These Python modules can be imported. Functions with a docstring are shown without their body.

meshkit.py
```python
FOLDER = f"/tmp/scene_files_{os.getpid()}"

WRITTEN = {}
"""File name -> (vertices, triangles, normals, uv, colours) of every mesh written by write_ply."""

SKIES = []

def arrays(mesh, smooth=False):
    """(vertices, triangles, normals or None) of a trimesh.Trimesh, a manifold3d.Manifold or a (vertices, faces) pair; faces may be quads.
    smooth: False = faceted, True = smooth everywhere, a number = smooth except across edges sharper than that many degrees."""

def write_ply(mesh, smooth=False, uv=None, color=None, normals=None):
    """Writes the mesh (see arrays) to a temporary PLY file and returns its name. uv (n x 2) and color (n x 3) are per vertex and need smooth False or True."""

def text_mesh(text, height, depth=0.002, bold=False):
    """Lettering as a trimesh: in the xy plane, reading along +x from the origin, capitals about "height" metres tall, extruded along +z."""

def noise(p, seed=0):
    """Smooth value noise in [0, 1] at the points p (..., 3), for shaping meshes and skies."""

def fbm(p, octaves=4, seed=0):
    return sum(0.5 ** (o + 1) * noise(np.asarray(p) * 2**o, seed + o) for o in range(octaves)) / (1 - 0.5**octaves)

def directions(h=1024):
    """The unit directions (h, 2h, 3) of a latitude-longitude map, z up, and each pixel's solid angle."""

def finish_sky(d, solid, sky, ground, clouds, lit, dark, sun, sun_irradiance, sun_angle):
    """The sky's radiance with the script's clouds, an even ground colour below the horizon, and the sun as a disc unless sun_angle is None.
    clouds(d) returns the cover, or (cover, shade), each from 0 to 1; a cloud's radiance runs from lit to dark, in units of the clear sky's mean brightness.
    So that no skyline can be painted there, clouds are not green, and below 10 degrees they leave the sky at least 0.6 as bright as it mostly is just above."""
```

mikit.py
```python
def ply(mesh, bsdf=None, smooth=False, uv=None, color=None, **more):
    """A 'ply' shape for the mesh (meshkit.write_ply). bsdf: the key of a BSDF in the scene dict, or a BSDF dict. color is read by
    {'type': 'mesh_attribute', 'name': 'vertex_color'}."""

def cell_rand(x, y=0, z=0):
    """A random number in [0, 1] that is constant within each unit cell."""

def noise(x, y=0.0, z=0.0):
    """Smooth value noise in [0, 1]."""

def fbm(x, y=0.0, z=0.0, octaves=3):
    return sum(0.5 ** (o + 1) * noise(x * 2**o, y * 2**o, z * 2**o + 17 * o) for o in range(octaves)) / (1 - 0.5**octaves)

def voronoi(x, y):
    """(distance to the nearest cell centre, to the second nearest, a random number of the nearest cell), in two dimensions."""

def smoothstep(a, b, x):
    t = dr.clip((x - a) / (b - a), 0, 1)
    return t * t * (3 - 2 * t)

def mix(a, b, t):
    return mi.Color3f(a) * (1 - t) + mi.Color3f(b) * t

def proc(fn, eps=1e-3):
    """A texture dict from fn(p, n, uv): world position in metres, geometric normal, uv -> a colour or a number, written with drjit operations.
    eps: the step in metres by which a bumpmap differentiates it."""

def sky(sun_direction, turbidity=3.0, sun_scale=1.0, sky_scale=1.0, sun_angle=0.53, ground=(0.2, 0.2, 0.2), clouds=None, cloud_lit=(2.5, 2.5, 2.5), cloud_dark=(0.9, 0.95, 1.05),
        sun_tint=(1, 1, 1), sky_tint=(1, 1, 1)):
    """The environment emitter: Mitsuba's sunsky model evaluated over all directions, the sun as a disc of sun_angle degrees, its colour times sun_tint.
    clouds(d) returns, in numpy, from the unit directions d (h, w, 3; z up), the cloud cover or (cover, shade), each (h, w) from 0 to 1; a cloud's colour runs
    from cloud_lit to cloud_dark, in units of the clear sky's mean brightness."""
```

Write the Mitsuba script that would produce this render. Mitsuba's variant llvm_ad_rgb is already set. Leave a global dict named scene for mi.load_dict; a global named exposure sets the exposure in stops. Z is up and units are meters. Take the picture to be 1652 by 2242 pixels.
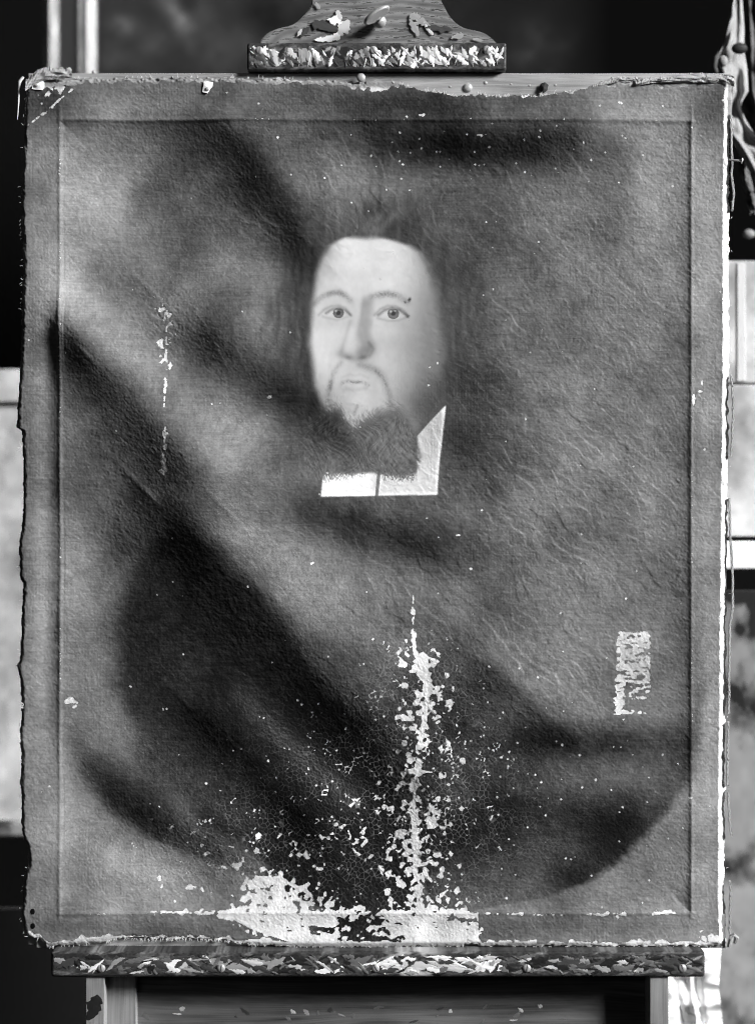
import math, random
import numpy as np, trimesh, drjit as dr, mitsuba as mi
import mikit, meshkit
from scipy.ndimage import gaussian_filter, map_coordinates
from scipy.spatial import cKDTree
from scipy import sparse
from scipy.sparse.linalg import spsolve
from shapely.geometry import Polygon
T4 = mi.ScalarTransform4f

# ------------------------------------------------------------------ camera, light, exposure
exposure = 0.0
CAM, U, CX, CY = 2.2, 0.0005, 826.0, 1120.5        # camera distance; one design unit is half a millimetre
scene, labels = {'type': 'scene'}, {}
scene['camera'] = {'type': 'thinlens', 'fov': math.degrees(2 * math.atan(CY * U / CAM)), 'fov_axis': 'y',
                   'to_world': T4().look_at(origin=[0, -CAM, 0], target=[0, 0, 0], up=[0, 0, 1]),
                   'aperture_radius': 0.0115, 'focus_distance': CAM, 'near_clip': 0.05, 'far_clip': 60.0}


def lamp(name, direction, dist, size, radiance):
    d = np.array(direction, float); d /= np.linalg.norm(d)
    o = d * dist
    scene[name] = {'type': 'rectangle', 'to_world': T4().look_at(origin=o.tolist(), target=[0, 0, 0], up=[0, 0, 1]) @ T4().scale([size / 2, size / 2, 1]),
                   'bsdf': {'type': 'diffuse', 'reflectance': {'type': 'rgb', 'value': [.3] * 3}},
                   'emitter': {'type': 'area', 'radiance': {'type': 'rgb', 'value': [radiance] * 3}}}
    labels[name] = {'kind': 'structure'}


lamp('window', (.76, -.46, .45), 8.0, 2.1, 112.0)            # the raking studio window, upper right
lamp('fill_lamp', (-.35, -.9, .25), 8.0, 2.4, 0.75)        # added dim fill lamp far behind the camera, for room bounce

# ------------------------------------------------------------------ helpers
rng = np.random.default_rng(7)
random.seed(7)


def lin(t):
    t = np.asarray(t, float) / 255
    return np.where(t < .04045, t / 12.92, ((t + .055) / 1.055) ** 2.4)


def L1(t): return float(lin(t))


def at(px, py, Y=0.0):
    k = U * (CAM + Y) / CAM
    return np.array([(px - CX) * k, Y, (CY - py) * k])


def key_for(name, parent=None):
    base = (parent + '__' if parent else '') + name
    if base not in scene and base not in labels: return base
    i = 1
    while f'{base}_{i:03d}' in scene or f'{base}_{i:03d}' in labels: i += 1
    return f'{base}_{i:03d}'


def thing(name, label, cat, group=None):
    k = key_for(name); labels[k] = {'label': label, 'category': cat}
    if group: labels[k]['group'] = group
    return k


def obj(name, mesh, mat, parent=None, smooth=30, label=None, kind=None):
    k = key_for(name, parent)
    scene[k] = mikit.ply(mesh, mat, smooth)
    if label or kind:
        labels[k] = {}
        if label: labels[k]['label'] = label
        if kind: labels[k]['kind'] = kind
    return k


def rbox(x0, x1, y0, y1, z0, z1, r=.002, n=2):
    """box with rounded edges (world metres)"""
    b = trimesh.creation.icosphere(subdivisions=n, radius=r)
    vs = []
    for x in (x0 + r, x1 - r):
        for y in (y0 + r, y1 - r):
            for z in (z0 + r, z1 - r): vs.append(b.vertices + [x, y, z])
    return trimesh.convex.convex_hull(np.vstack(vs))


def pxbox(px0, px1, py0, py1, Y0, Y1, r=.002):
    """box whose FRONT face (at depth Y0) covers these picture units"""
    a, b = at(px0, py1, Y0), at(px1, py0, Y0)
    return rbox(a[0], b[0], Y0, Y1, a[2], b[2], r)


def tube(pts, rad, n=6):
    pts = np.asarray(pts, float); rad = np.broadcast_to(rad, len(pts))
    t = np.gradient(pts, axis=0); t /= np.linalg.norm(t, axis=1, keepdims=True) + 1e-12
    a = np.cross(t, [0.3, 0.9, 0.21]); a /= np.linalg.norm(a, axis=1, keepdims=True)
    b = np.cross(t, a); ang = np.arange(n) * 2 * math.pi / n
    v = (pts[:, None] + rad[:, None, None] * (np.cos(ang)[None, :, None] * a[:, None] + np.sin(ang)[None, :, None] * b[:, None])).reshape(-1, 3)
    f = []
    for i in range(len(pts) - 1):
        for j in range(n):
            k = (j + 1) % n
            f += [[i * n + j, i * n + k, (i + 1) * n + k], [i * n + j, (i + 1) * n + k, (i + 1) * n + j]]
    f += [[0, j + 1, j] for j in range(1, n - 1)]
    m = (len(pts) - 1) * n
    f += [[m, m + j, m + j + 1] for j in range(1, n - 1)]
    return trimesh.Trimesh(v, f, process=False)


def rand_field(shape, s, seed):
    q = 2 / STEP if shape == SH else 1
    s = tuple(q * a for a in s) if isinstance(s, tuple) else q * s
    f = gaussian_filter(np.random.default_rng(seed).standard_normal(shape), s, mode='nearest')
    return f / (f.std() + 1e-12)


# ------------------------------------------------------------------ materials
def grey(v): return {'type': 'rgb', 'value': [float(v)] * 3}


def mat(name, base, rough=.6, spec=.3, bump=None, bscale=.0003, eps=.0006, metallic=0.0):
    m = {'type': 'principled', 'base_color': base if isinstance(base, dict) else grey(base), 'roughness': rough, 'specular': spec, 'metallic': metallic}
    if bump is not None:
        m = {'type': 'bumpmap', 'tex': mikit.proc(bump, eps), 'scale': bscale, 'bsdf': m}
    scene[name] = {'type': 'twosided', 'bsdf': m}
    return name


N, F, SS = mikit.noise, mikit.fbm, mikit.smoothstep


def c3(v): return mi.Color3f(v)


def lerp(a, b, t): return a + (b - a) * t


def pw(y, pts):
    """piecewise linear function of y with eased pieces"""
    v = mi.Float(pts[0][1])
    for (a, va), (b, vb) in zip(pts, pts[1:]):
        v = dr.select(y > a, va + (vb - va) * dr.clip((y - a) / (b - a), 0, 1), v)
    return v


def seg(x, y, pts):
    """distance to a polyline"""
    d = mi.Float(1e9)
    for (ax, ay), (bx, by) in zip(pts, pts[1:]):
        ux, uy = bx - ax, by - ay
        t = dr.clip(((x - ax) * ux + (y - ay) * uy) / (ux * ux + uy * uy), 0, 1)
        d = dr.minimum(d, dr.square(x - ax - t * ux) + dr.square(y - ay - t * uy))
    return dr.sqrt(d)


def gs(x, y, cx, cy, sx, sy, ang=0):
    c, s = math.cos(math.radians(ang)), math.sin(math.radians(ang))
    u, v = (x - cx) * c + (y - cy) * s, -(x - cx) * s + (y - cy) * c
    return dr.exp(-.5 * (dr.square(u / sx) + dr.square(v / sy)))


# portrait tones away from the head, plus painted-in fold light and shade: (x, y, sx, sy, angle, change of tone)
PAINT_AND_FOLD_TONES = [(1270, 1740, 200, 120, 0, -14), (1040, 318, 200, 40, 0, -14), (1500, 1880, 60, 60, 0, 8), (200, 1900, 70, 70, 0, 8), (180, 1350, 50, 230, 0, 10), (600, 990, 130, 40, 0, 6), (400, 1720, 90, 36, 40, 14), (1562, 1130, 30, 620, 0, 26), (78, 1250, 24, 420, 0, 18), (215, 430, 90, 150, 25, 24), (225, 1880, 90, 80, 0, 12), (1250, 1260, 260, 260, 0, 8), (826, 2036, 700, 13, 0, -18), (1420, 330, 90, 100, 0, 14), (330, 700, 120, 60, 40, 8),
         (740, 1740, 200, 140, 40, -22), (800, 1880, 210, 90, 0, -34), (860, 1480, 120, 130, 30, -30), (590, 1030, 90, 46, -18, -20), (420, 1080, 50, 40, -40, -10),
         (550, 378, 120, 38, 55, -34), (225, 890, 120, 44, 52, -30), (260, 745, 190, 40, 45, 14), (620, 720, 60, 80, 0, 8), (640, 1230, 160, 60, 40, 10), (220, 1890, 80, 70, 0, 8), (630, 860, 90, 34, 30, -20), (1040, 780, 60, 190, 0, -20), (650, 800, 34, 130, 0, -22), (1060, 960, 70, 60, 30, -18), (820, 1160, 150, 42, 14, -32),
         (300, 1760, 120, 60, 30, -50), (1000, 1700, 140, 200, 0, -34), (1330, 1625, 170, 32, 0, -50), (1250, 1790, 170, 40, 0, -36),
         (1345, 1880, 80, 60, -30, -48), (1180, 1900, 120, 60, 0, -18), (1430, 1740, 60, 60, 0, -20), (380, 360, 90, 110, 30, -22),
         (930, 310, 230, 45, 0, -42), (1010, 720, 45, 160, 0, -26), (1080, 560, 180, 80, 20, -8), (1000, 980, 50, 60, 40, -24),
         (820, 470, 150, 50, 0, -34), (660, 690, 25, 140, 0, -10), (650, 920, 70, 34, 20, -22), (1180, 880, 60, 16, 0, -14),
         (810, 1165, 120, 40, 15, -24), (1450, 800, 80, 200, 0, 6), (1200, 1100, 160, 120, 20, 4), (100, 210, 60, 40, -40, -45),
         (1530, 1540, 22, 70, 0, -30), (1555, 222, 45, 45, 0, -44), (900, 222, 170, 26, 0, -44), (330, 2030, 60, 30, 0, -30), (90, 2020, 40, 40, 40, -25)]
FLAKE = 10.5                                              # mean width of a paint flake, units
OVAL_R = [(180, 1330), (440, 1395), (520, 1430), (700, 1480), (1000, 1545), (1500, 1550), (1690, 1508), (1780, 1452), (1860, 1382), (1930, 1290), (1968, 1190), (2000, 1000)]
OVAL_L = [(180, 440), (350, 330), (450, 270), (560, 200), (700, 125), (900, 60), (1550, 60), (1640, 150), (1700, 175), (1780, 232), (1840, 320), (1880, 420), (1940, 590), (1990, 700)]
ROBE_L = [(1110, 385), (1200, 338), (1300, 285), (1400, 258), (1500, 255), (1600, 290), (1700, 350), (1800, 450), (1900, 600)]
ROBE_R = [(1110, 392), (1180, 455), (1250, 525), (1330, 600), (1420, 655), (1500, 705), (1600, 790), (1700, 850), (1800, 880), (1950, 900)]
FACE_L = [(505, 800), (514, 770), (521, 746), (538, 720), (563, 704), (600, 692), (660, 684), (704, 681), (751, 677), (798, 681), (845, 688), (898, 708), (940, 740), (985, 800)]
FACE_R = [(505, 815), (514, 832), (521, 850), (527, 868), (537, 897), (551, 921), (579, 942), (613, 955), (688, 965), (735, 972), (776, 978), (829, 976), (889, 968), (930, 930), (985, 860)]


def painted(p, n, uv):
    X, Y = p.x / U + CX, CY - p.z / U
    wob = N(X * .02, Y * .02, 3.) - .5
    b1, b2 = F(X * .012, Y * .012, 1., 4), F(X * .11, Y * .09, 5., 3)
    tone = 97 + (b1 - .5) * 58 + (b2 - .5) * 22
    # spandrels outside the painted oval
    Xw = X + wob * 16 + (N(X * .15, Y * .15, 6.) - .5) * 10
    out = dr.maximum(SS(-14, 22, Xw - pw(Y, OVAL_R)), SS(-30, 26, pw(Y, OVAL_L) - Xw))
    for x, y, sx, sy, a, v in PAINT_AND_FOLD_TONES:
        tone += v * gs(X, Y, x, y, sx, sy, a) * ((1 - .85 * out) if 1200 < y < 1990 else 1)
    body = SS(-44, 34, X + wob * 30 - pw(Y, ROBE_L)) * SS(-34, 26, pw(Y, ROBE_R) - X + wob * 24) * SS(1110, 1180, Y)
    tone -= 62 * body * (1 - .9 * out) * (.8 + .4 * b1)
    tone += out * 27 * SS(250, 480, Y - 1150) * lerp(1, SS(520, 300, X) + SS(1180, 1290, X), SS(1820, 1900, Y)) + out * 12 * SS(250, 480, 1150 - Y)
    # streaky horizontal brushwork of the lower half and the borders
    st = N(X * .02, Y * .35, 8.) - .5
    tone += st * 9
    tone += (N(X * .33, Y * .33, 21.) - .5) * 12 + (N(X * .42, Y * .05, 22.) - .5) * 7 + (N(X * .05, Y * .42, 23.) - .5) * 10
    tone = dr.maximum(tone, 20)
    # network of open cracks in the lower half
    v1, v2, _ = mikit.voronoi(X / FLAKE, Y / FLAKE)
    fl_ = dr.minimum(gs(X, Y, 850, 1800, 240, 170) + gs(X, Y, 915, 1580, 90, 140) + .7 * gs(X, Y, 430, 1870, 140, 60) + .7 * gs(X, Y, 365, 720, 22, 60), 1)
    tone = lerp(tone, 158, SS(.17, .03, v2 - v1) * fl_ * (.25 + .75 * SS(.30, .62, N(X * .05, Y * .05, 12.))) * .55)
    # hair round the head, a parting of light locks above the brow
    strand = N(X * .12 + 1.6 * N(X * .012, Y * .02, 14.), Y * .022, 2.) - .5
    rad = dr.sqrt(dr.square((X - 828 - wob * 30) / 222) + dr.square((Y - 690) / 262))
    hair = (1 - SS(.80, 1.22, rad + (strand + .0) * .12)) * SS(1090, 940, Y)
    tone = lerp(tone, 54 + strand * 26 + (b1 - .5) * 30 + (b2 - .5) * 14, hair * .88)
    lock = dr.minimum(dr.minimum(seg(X, Y, [(822, 515), (818, 490), (832, 470)]), seg(X, Y, [(824, 514), (842, 488), (866, 466)])), seg(X, Y, [(812, 516), (800, 500), (812, 478)]))
    tone += 24 * dr.exp(-dr.square(lock / 9)) * (N(X * .3, Y * .1) * .6 + .5)
    # face
    fl, fr = pw(Y, FACE_L), pw(Y, FACE_R)
    face = SS(-9, 13, X - fl + wob * 5) * SS(-16, 24, fr - X + wob * 8) * SS(985, 960, Y) * SS(507, 526, Y + wob * 10)
    ft = 194 + (b1 - .5) * 9 + (b2 - .5) * 8 + 8 * gs(X, Y, 770, 590, 60, 50) + 7 * gs(X, Y, 710, 790, 22, 60)
    ft -= 12 * SS(850, 910, X) + 34 * SS(890, 985, X) + 14 * SS(22, 0, X - fl)
    ft -= 66 * gs(X, Y, 940, 896, 70, 42, -38) + 24 * gs(X, Y, 945, 810, 44, 90) + 18 * gs(X, Y, 880, 860, 34, 34) + 16 * gs(X, Y, 930, 640, 30, 60) + 12 * gs(X, Y, 700, 850, 16, 40) + 10 * gs(X, Y, 850, 740, 30, 20)
    ft -= 10 * gs(X, Y, 715, 560, 20, 40) + 9 * gs(X, Y, 712, 730, 14, 40) + 12 * gs(X, Y, 880, 760, 34, 40, 20) + 8 * gs(X, Y, 770, 600, 70, 10) + 9 * gs(X, Y, 745, 870, 14, 20) + 8 * gs(X, Y, 815, 850, 14, 26)
    ft -= 40 * gs(X, Y, 706, 540, 20, 18) + 44 * gs(X, Y, 945, 562, 24, 26) + 22 * gs(X, Y, 850, 514, 110, 8) + 16 * gs(X, Y, 935, 750, 36, 90) + 10 * gs(X, Y, 955, 640, 18, 60)
    ft += 8 * gs(X, Y, 870, 600, 40, 30) + 9 * gs(X, Y, 845, 725, 26, 14) + 8 * gs(X, Y, 725, 735, 20, 18) + 7 * gs(X, Y, 780, 872, 26, 12)
    # nose: shaded flank, wings, shadow below
    ns = seg(X, Y, [(803, 652), (799, 690), (795, 730), (803, 756), (796, 774)])
    ft -= 26 * gs(X, Y, 762, 783, 5.5, 3.2, 10) + 30 * gs(X, Y, 794, 783, 7, 3.4, -14) + 16 * dr.exp(-dr.square(seg(X, Y, [(807, 750), (818, 765), (810, 779)]) / 4)) + 9 * gs(X, Y, 775, 772, 16, 8)
    ft -= 36 * SS(24, 4, ns) * SS(-7, 5, X - pw(Y, [(650, 793), (690, 787), (735, 778), (752, 776), (784, 764)])) * SS(640, 665, Y)
    ft -= 14 * gs(X, Y, 799, 770, 17, 11, -20) + 16 * gs(X, Y, 815, 765, 10, 14)
    ft -= 34 * gs(X, Y, 757, 780, 15, 6, 18) + 12 * gs(X, Y, 778, 785, 14, 6) + 14 * gs(X, Y, 747, 766, 7, 12)
    ft += 9 * gs(X, Y, 768, 742, 6, 26, 12)
    ft -= 13 * dr.exp(-dr.square(seg(X, Y, [(767, 704), (755, 742), (748, 768)]) / 4.5))
    ft -= 9 * gs(X, Y, 840, 662, 24, 10) + 8 * gs(X, Y, 735, 664, 28, 10) + 9 * gs(X, Y, 800, 640, 14, 22)
    ft -= 8 * gs(X, Y, 860, 710, 34, 9) + 7 * gs(X, Y, 736, 708, 30, 8)
    ft -= 20 * gs(X, Y, 812, 806, 24, 10, 28) + 7 * gs(X, Y, 775, 808, 14, 10)
    hairy = N(X * .35, Y * .35, 4.) * .6 + .65

    def line(t, pts, w, v, k=1.0): return t - v * k * dr.exp(-dr.square(seg(X, Y, pts) / w))
    ft = line(ft, [(689, 666), (698, 655), (710, 647), (724, 642), (736, 640), (748, 642), (758, 649), (766, 657)], 6.5, 36, hairy)    # brows
    ft = line(ft, [(722, 643), (738, 641), (750, 645)], 7, 26, hairy)
    ft = line(ft, [(814, 649), (828, 645), (845, 643), (860, 645), (874, 650), (890, 661)], 7.5, 32, hairy)
    ft = line(ft, [(832, 646), (848, 643), (862, 645)], 7, 30, hairy)
    ft = line(ft, [(698, 690), (710, 678), (724, 671), (742, 669), (756, 675), (766, 688)], 3.4, 26)       # lids
    ft = line(ft, [(714, 686), (726, 678), (742, 674.5), (756, 680), (768, 691)], 3.4, 50)
    ft = line(ft, [(706, 694), (738, 701), (760, 694)], 3, 16)
    ft = line(ft, [(820, 690), (832, 677), (848, 670), (866, 671), (882, 679), (894, 692)], 3.4, 28)
    ft = line(ft, [(828, 690), (842, 679), (858, 674.5), (874, 679), (892, 693)], 3.4, 54)
    ft = line(ft, [(826, 697), (850, 703), (872, 702), (890, 695)], 3, 18)
    for ex, ey, ew in ((741, 685.5, 11.6), (860.5, 687, 12.2)):
        ft += 3 * gs(X, Y, ex - 18, ey + 2, 6, 4) + 2 * gs(X, Y, ex + 18, ey + 2, 6, 4)
        r = dr.sqrt(dr.square((X - ex) / ew) + dr.square((Y - ey) / (ew * .97)))
        lid = SS(-12, -8, Y - ey)
        ft = lerp(ft, 80 + 22 * N(X * .4, Y * .4) + 12 * SS(ey - 4, ey + 8, Y), SS(1.12, .86, r) * lid)
        ft = lerp(ft, 46, SS(.50, .28, r) * .9)
        ft = lerp(ft, 82, SS(.16, .0, dr.abs(r - .95)) * lid * .55)
        ft = lerp(ft, 200, gs(X, Y, ex - 5.5, ey - 4.5, 1.9, 1.9) * .85)
    ft = line(ft, [(746, 795), (737, 806), (729, 820), (722, 848)], 6, 24, hairy)            # moustache
    ft = line(ft, [(725, 838), (720, 856), (717, 878)], 6.0, 30, hairy)
    ft = line(ft, [(788, 798), (806, 805), (826, 813), (838, 827), (845, 843), (850, 862), (856, 885)], 7.5, 25, hairy)
    ft = line(ft, [(822, 812), (838, 828), (846, 846)], 3.4, 16, hairy)
    ft = line(ft, [(749, 839), (763, 834), (778, 837), (790, 836), (806, 843)], 4.0, 34, N(X * .25, Y * .25, 6.) * 1.2 + .2)
    ft = line(ft, [(768, 837), (776, 839), (786, 837)], 2.6, 26, N(X * .4, Y * .4, 6.) * 1.2)
    ft = line(ft, [(750, 826), (766, 820), (777, 823), (790, 820), (806, 828)], 3.5, 9)
    ft = line(ft, [(758, 850), (778, 854), (800, 850)], 5, 14)
    ft = line(ft, [(782, 888), (779, 897), (775, 908)], 4, 26, hairy)
    ft = lerp(ft, 40, dr.maximum(gs(X, Y, 896, 656, 2.0, 3, 20), .7 * gs(X, Y, 886, 662, 1.6, 1.6)))
    tone = lerp(tone, ft, face)
    # white bands of the collar
    edge_r = pw(Y, [(885, 976), (950, 969), (1020, 961), (1083, 957)])
    collar_r = SS(884, 892, Y) * SS(-2.5, 2.5, edge_r - X) * SS(-3, 3, X - pw(Y, [(885, 976), (920, 943), (954, 913), (1090, 911)])) * SS(3, -2, Y - (1084 - (X - 900) * .03))
    low = SS(-2.5, 2.5, X - pw(Y, [(1040, 707), (1088, 702)])) * SS(2.5, -2.5, X - 958) * SS(3, -2, Y - (1087 - (X - 702) * .02)) * SS(1030, 1040, Y)
    ct = 206 + 34 * SS(10, 2, edge_r - X) + 30 * SS(826, 800, X) + 24 * SS(1072, 1081, Y) - 12 * gs(X, Y, 945, 960, 14, 40, 10) + (b2 - .5) * 16
    ct = lerp(ct, 240, dr.exp(-dr.square(seg(X, Y, [(833, 1052), (828, 1080)]) / 3)) * .8)
    ct = lerp(ct, 110, SS(4.6, 2.6, seg(X, Y, [(829, 1035), (824, 1088)])))
    tone = lerp(tone, ct, dr.maximum(collar_r, low))
    # beard: soft curls, darker in a band that slants through it
    wx, wy = 30 * (N(X * .022, Y * .022, 9.) - .5), 30 * (N(X * .022, Y * .022, 3.) - .5)
    ua, va = (X + wx) * .8 + (Y + wy) * -.6, (X + wx) * .6 + (Y + wy) * .8
    curl = .55 * N(ua * .30, va * .08, 4.) + .45 * N(X * .33 + wx * .8, Y * .22 - wx * .5, 2.)
    btop = pw(X, [(672, 915), (700, 903), (716, 890), (735, 884), (748, 897), (760, 914), (772, 926), (788, 918), (810, 903), (832, 894), (872, 886), (892, 905), (908, 938), (930, 1000)])
    bbot = pw(X, [(680, 1050), (706, 1050), (730, 1044), (760, 1044), (790, 1034), (815, 1028), (840, 1044), (880, 1052), (905, 1046), (930, 1000)])
    beard = SS(-16, 26, Y - btop + (curl - .5) * 36) * SS(-9, 11, bbot - Y + (curl - .5) * 20 + (N(X * .5, Y * .3, 8.) - .5) * 16) * SS(648, 684, X + (curl - .5) * 26) * SS(930, 904, X + (curl - .5) * 24)
    bt_ = 88 + (curl - .5) * 62 + (b1 - .5) * 30 + 16 * gs(X, Y, 850, 985, 50, 40)  - 20 * gs(X, Y, 765, 980, 62, 20, 42) - 16 * gs(X, Y, 692, 945, 24, 50) - 8 * gs(X, Y, 735, 905, 22, 16)
    tone = lerp(tone, bt_, beard * .94)
    t = dr.clip(tone / 255, .02, 1)
    return c3(dr.power((t + .055) / 1.055, 2.4))


def weave(p, n, uv):
    X, Y = p.x / U, p.z / U
    return N(X * .5, Y * .33) * .5 + N(X * .33, Y * .55, 4.) * .5 + N(X * .2, Y * .2, 2.) * .6


def cloth_rib(p, n, uv):
    X, Z = p.x / U, p.z / U
    return .5 + .25 * dr.sin(X * 1.9 + Z * .5 + 3 * N(X * .1, Z * .1)) + .25 * dr.sin(Z * 2.1 + 2 * N(X * .12, Z * .1, 4.)) + .5 * N(X * .5, Z * .5)


def linen_tone(p, n, uv):
    X, Y = p.x / U, p.z / U
    v = .69 + .5 * (F(X * .02, Y * .02, 2., 3) - .5) - .26 * N(X * .55, Y * .5, 1.) * N(X * .06, Y * .06, 6.)
    Xp, Yp = p.x / U + CX, CY - p.z / U
    worn = dr.maximum(dr.maximum(SS(198, 186, Yp), SS(2058, 2066, Yp + SS(1250, 1400, Xp) * -30 * N(Xp * .03, 0.))), SS(66, 56, Xp))
    return c3(dr.clip(v * (1 - .62 * worn), .12, .88))


def wood_at(scale_long, scale_cross, horizontal, lo, hi, knots):
    def fn(p, n, uv):
        a, b = (p.x, p.z) if horizontal else (p.z, p.x)
        w = N(a * 9, b * 30, 1.) * .012 * knots
        g = N(a * scale_long, (b + w) * scale_cross, p.y * 40)
        g2 = N(a * scale_long * 3, (b + w) * scale_cross * 3.7, 5.)
        big = F(a * 14, b * 30, 2., 3)
        t = dr.clip(.5 * g + .3 * g2 + .7 * (big - .35), 0, 1)
        return c3(lo + (hi - lo) * t)
    return fn


def oak(p, n, uv):
    """flat-sawn oak: long arched figure with dark pores"""
    X, Z = p.x / U, p.z / U
    r = dr.sqrt(dr.square((X - 60) * .30) + dr.square(Z - 990 + 14 * (N(X * .02, Z * .02) - .5))) * 1.0
    ring = .5 + .5 * dr.sin(r * .42 + 3 * F(X * .012, Z * .04, 1., 3))
    pore = SS(.52, .8, N(X * .10, Z * .75, 3.)) * SS(.35, .8, ring)
    v = L1(112) + .10 * (ring - .5) + .09 * (F(X * .02, Z * .06, 3., 3) - .5) - .15 * pore
    return c3(dr.clip(v, .02, .5))


def smear(p, n, uv):
    """old dried palette scrapings under the separate dabs"""
    X, Z = p.x / U, p.z / U
    a = X * .03 + Z * .035
    v = F(X * .022 + Z * .03, Z * .11 - X * .03, 3., 4)
    s = SS(.50, .72, v)
    fine = N(X * .25, Z * .3, 2.)
    white = SS(90, 10, dr.abs(X - 75)) * SS(.35, .6, F(X * .03, Z * .09, 6., 3))
    return c3(dr.clip(.018 + .09 * s * (.4 + fine) + .06 * fine * N(X * .05, Z * .05) + .4 * white * SS(-900, -920, Z), .01, .7))


def smear_bump(p, n, uv):
    X, Z = p.x / U, p.z / U
    return F(X * .09 + Z * .05, Z * .22, 1., 3) + .4 * N(X * .5, Z * .6)


def mottle(p, n, uv):
    v = F(p.x * 26, p.z * 20, 2., 4)
    w = F(p.x * 60, p.z * 50, 7., 2)
    top = SS(-.34, -.08, p.z)  # shade on the upper part of the board, put into its colour
    return c3(dr.clip(.30 - .10 * top - .30 * SS(.42 - .10 * top, .86 - .16 * top, v) + .10 * (w - .5), .02, .6))


def plaster(p, n, uv):
    v = F(p.x * 22, p.z * 18, 4., 4)
    w = F(p.x * 70, p.z * 60, 1., 3)
    return c3(dr.clip(.50 + .7 * (v - .5) + .2 * (w - .5), .2, .75))


def gilt(p, n, uv):
    v = F(p.x * 120, p.z * 28, 2., 3)
    return c3(dr.clip(.40 + .55 * (v - .45), .12, .75))


def old_master(p, n, uv):
    """dim leaves and dark ground of the picture behind"""
    k = CAM / (CAM + 1.112)
    X, Y = p.x * k / U + CX, CY - p.z * k / U
    v = .010 + .028 * F(X * .012, Y * .016, 2., 3) * SS(1300, 600, X)
    for x, y, sx, sy, a, w in [(270, 55, 22, 14, 20, .05), (380, 20, 14, 36, -35, .085), (400, 60, 10, 26, -20, .05), (330, 100, 22, 30, 30, .025), (440, 30, 20, 40, 20, .03),
                               (520, 90, 60, 22, 10, .018), (250, 130, 18, 18, 0, .02), (480, 130, 24, 22, 0, .02), (1165, 90, 26, 34, 10, .012), (1140, 130, 24, 16, 0, .01),
                               (640, 20, 60, 30, 0, -.006), (1225, 120, 16, 40, 30, .008)]:
        v += w * gs(X, Y, x, y, sx, sy, a) * (.5 + N(X * .05, Y * .05))
    return c3(dr.clip(v * SS(1420, 1180, X), .003, .3))


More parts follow.
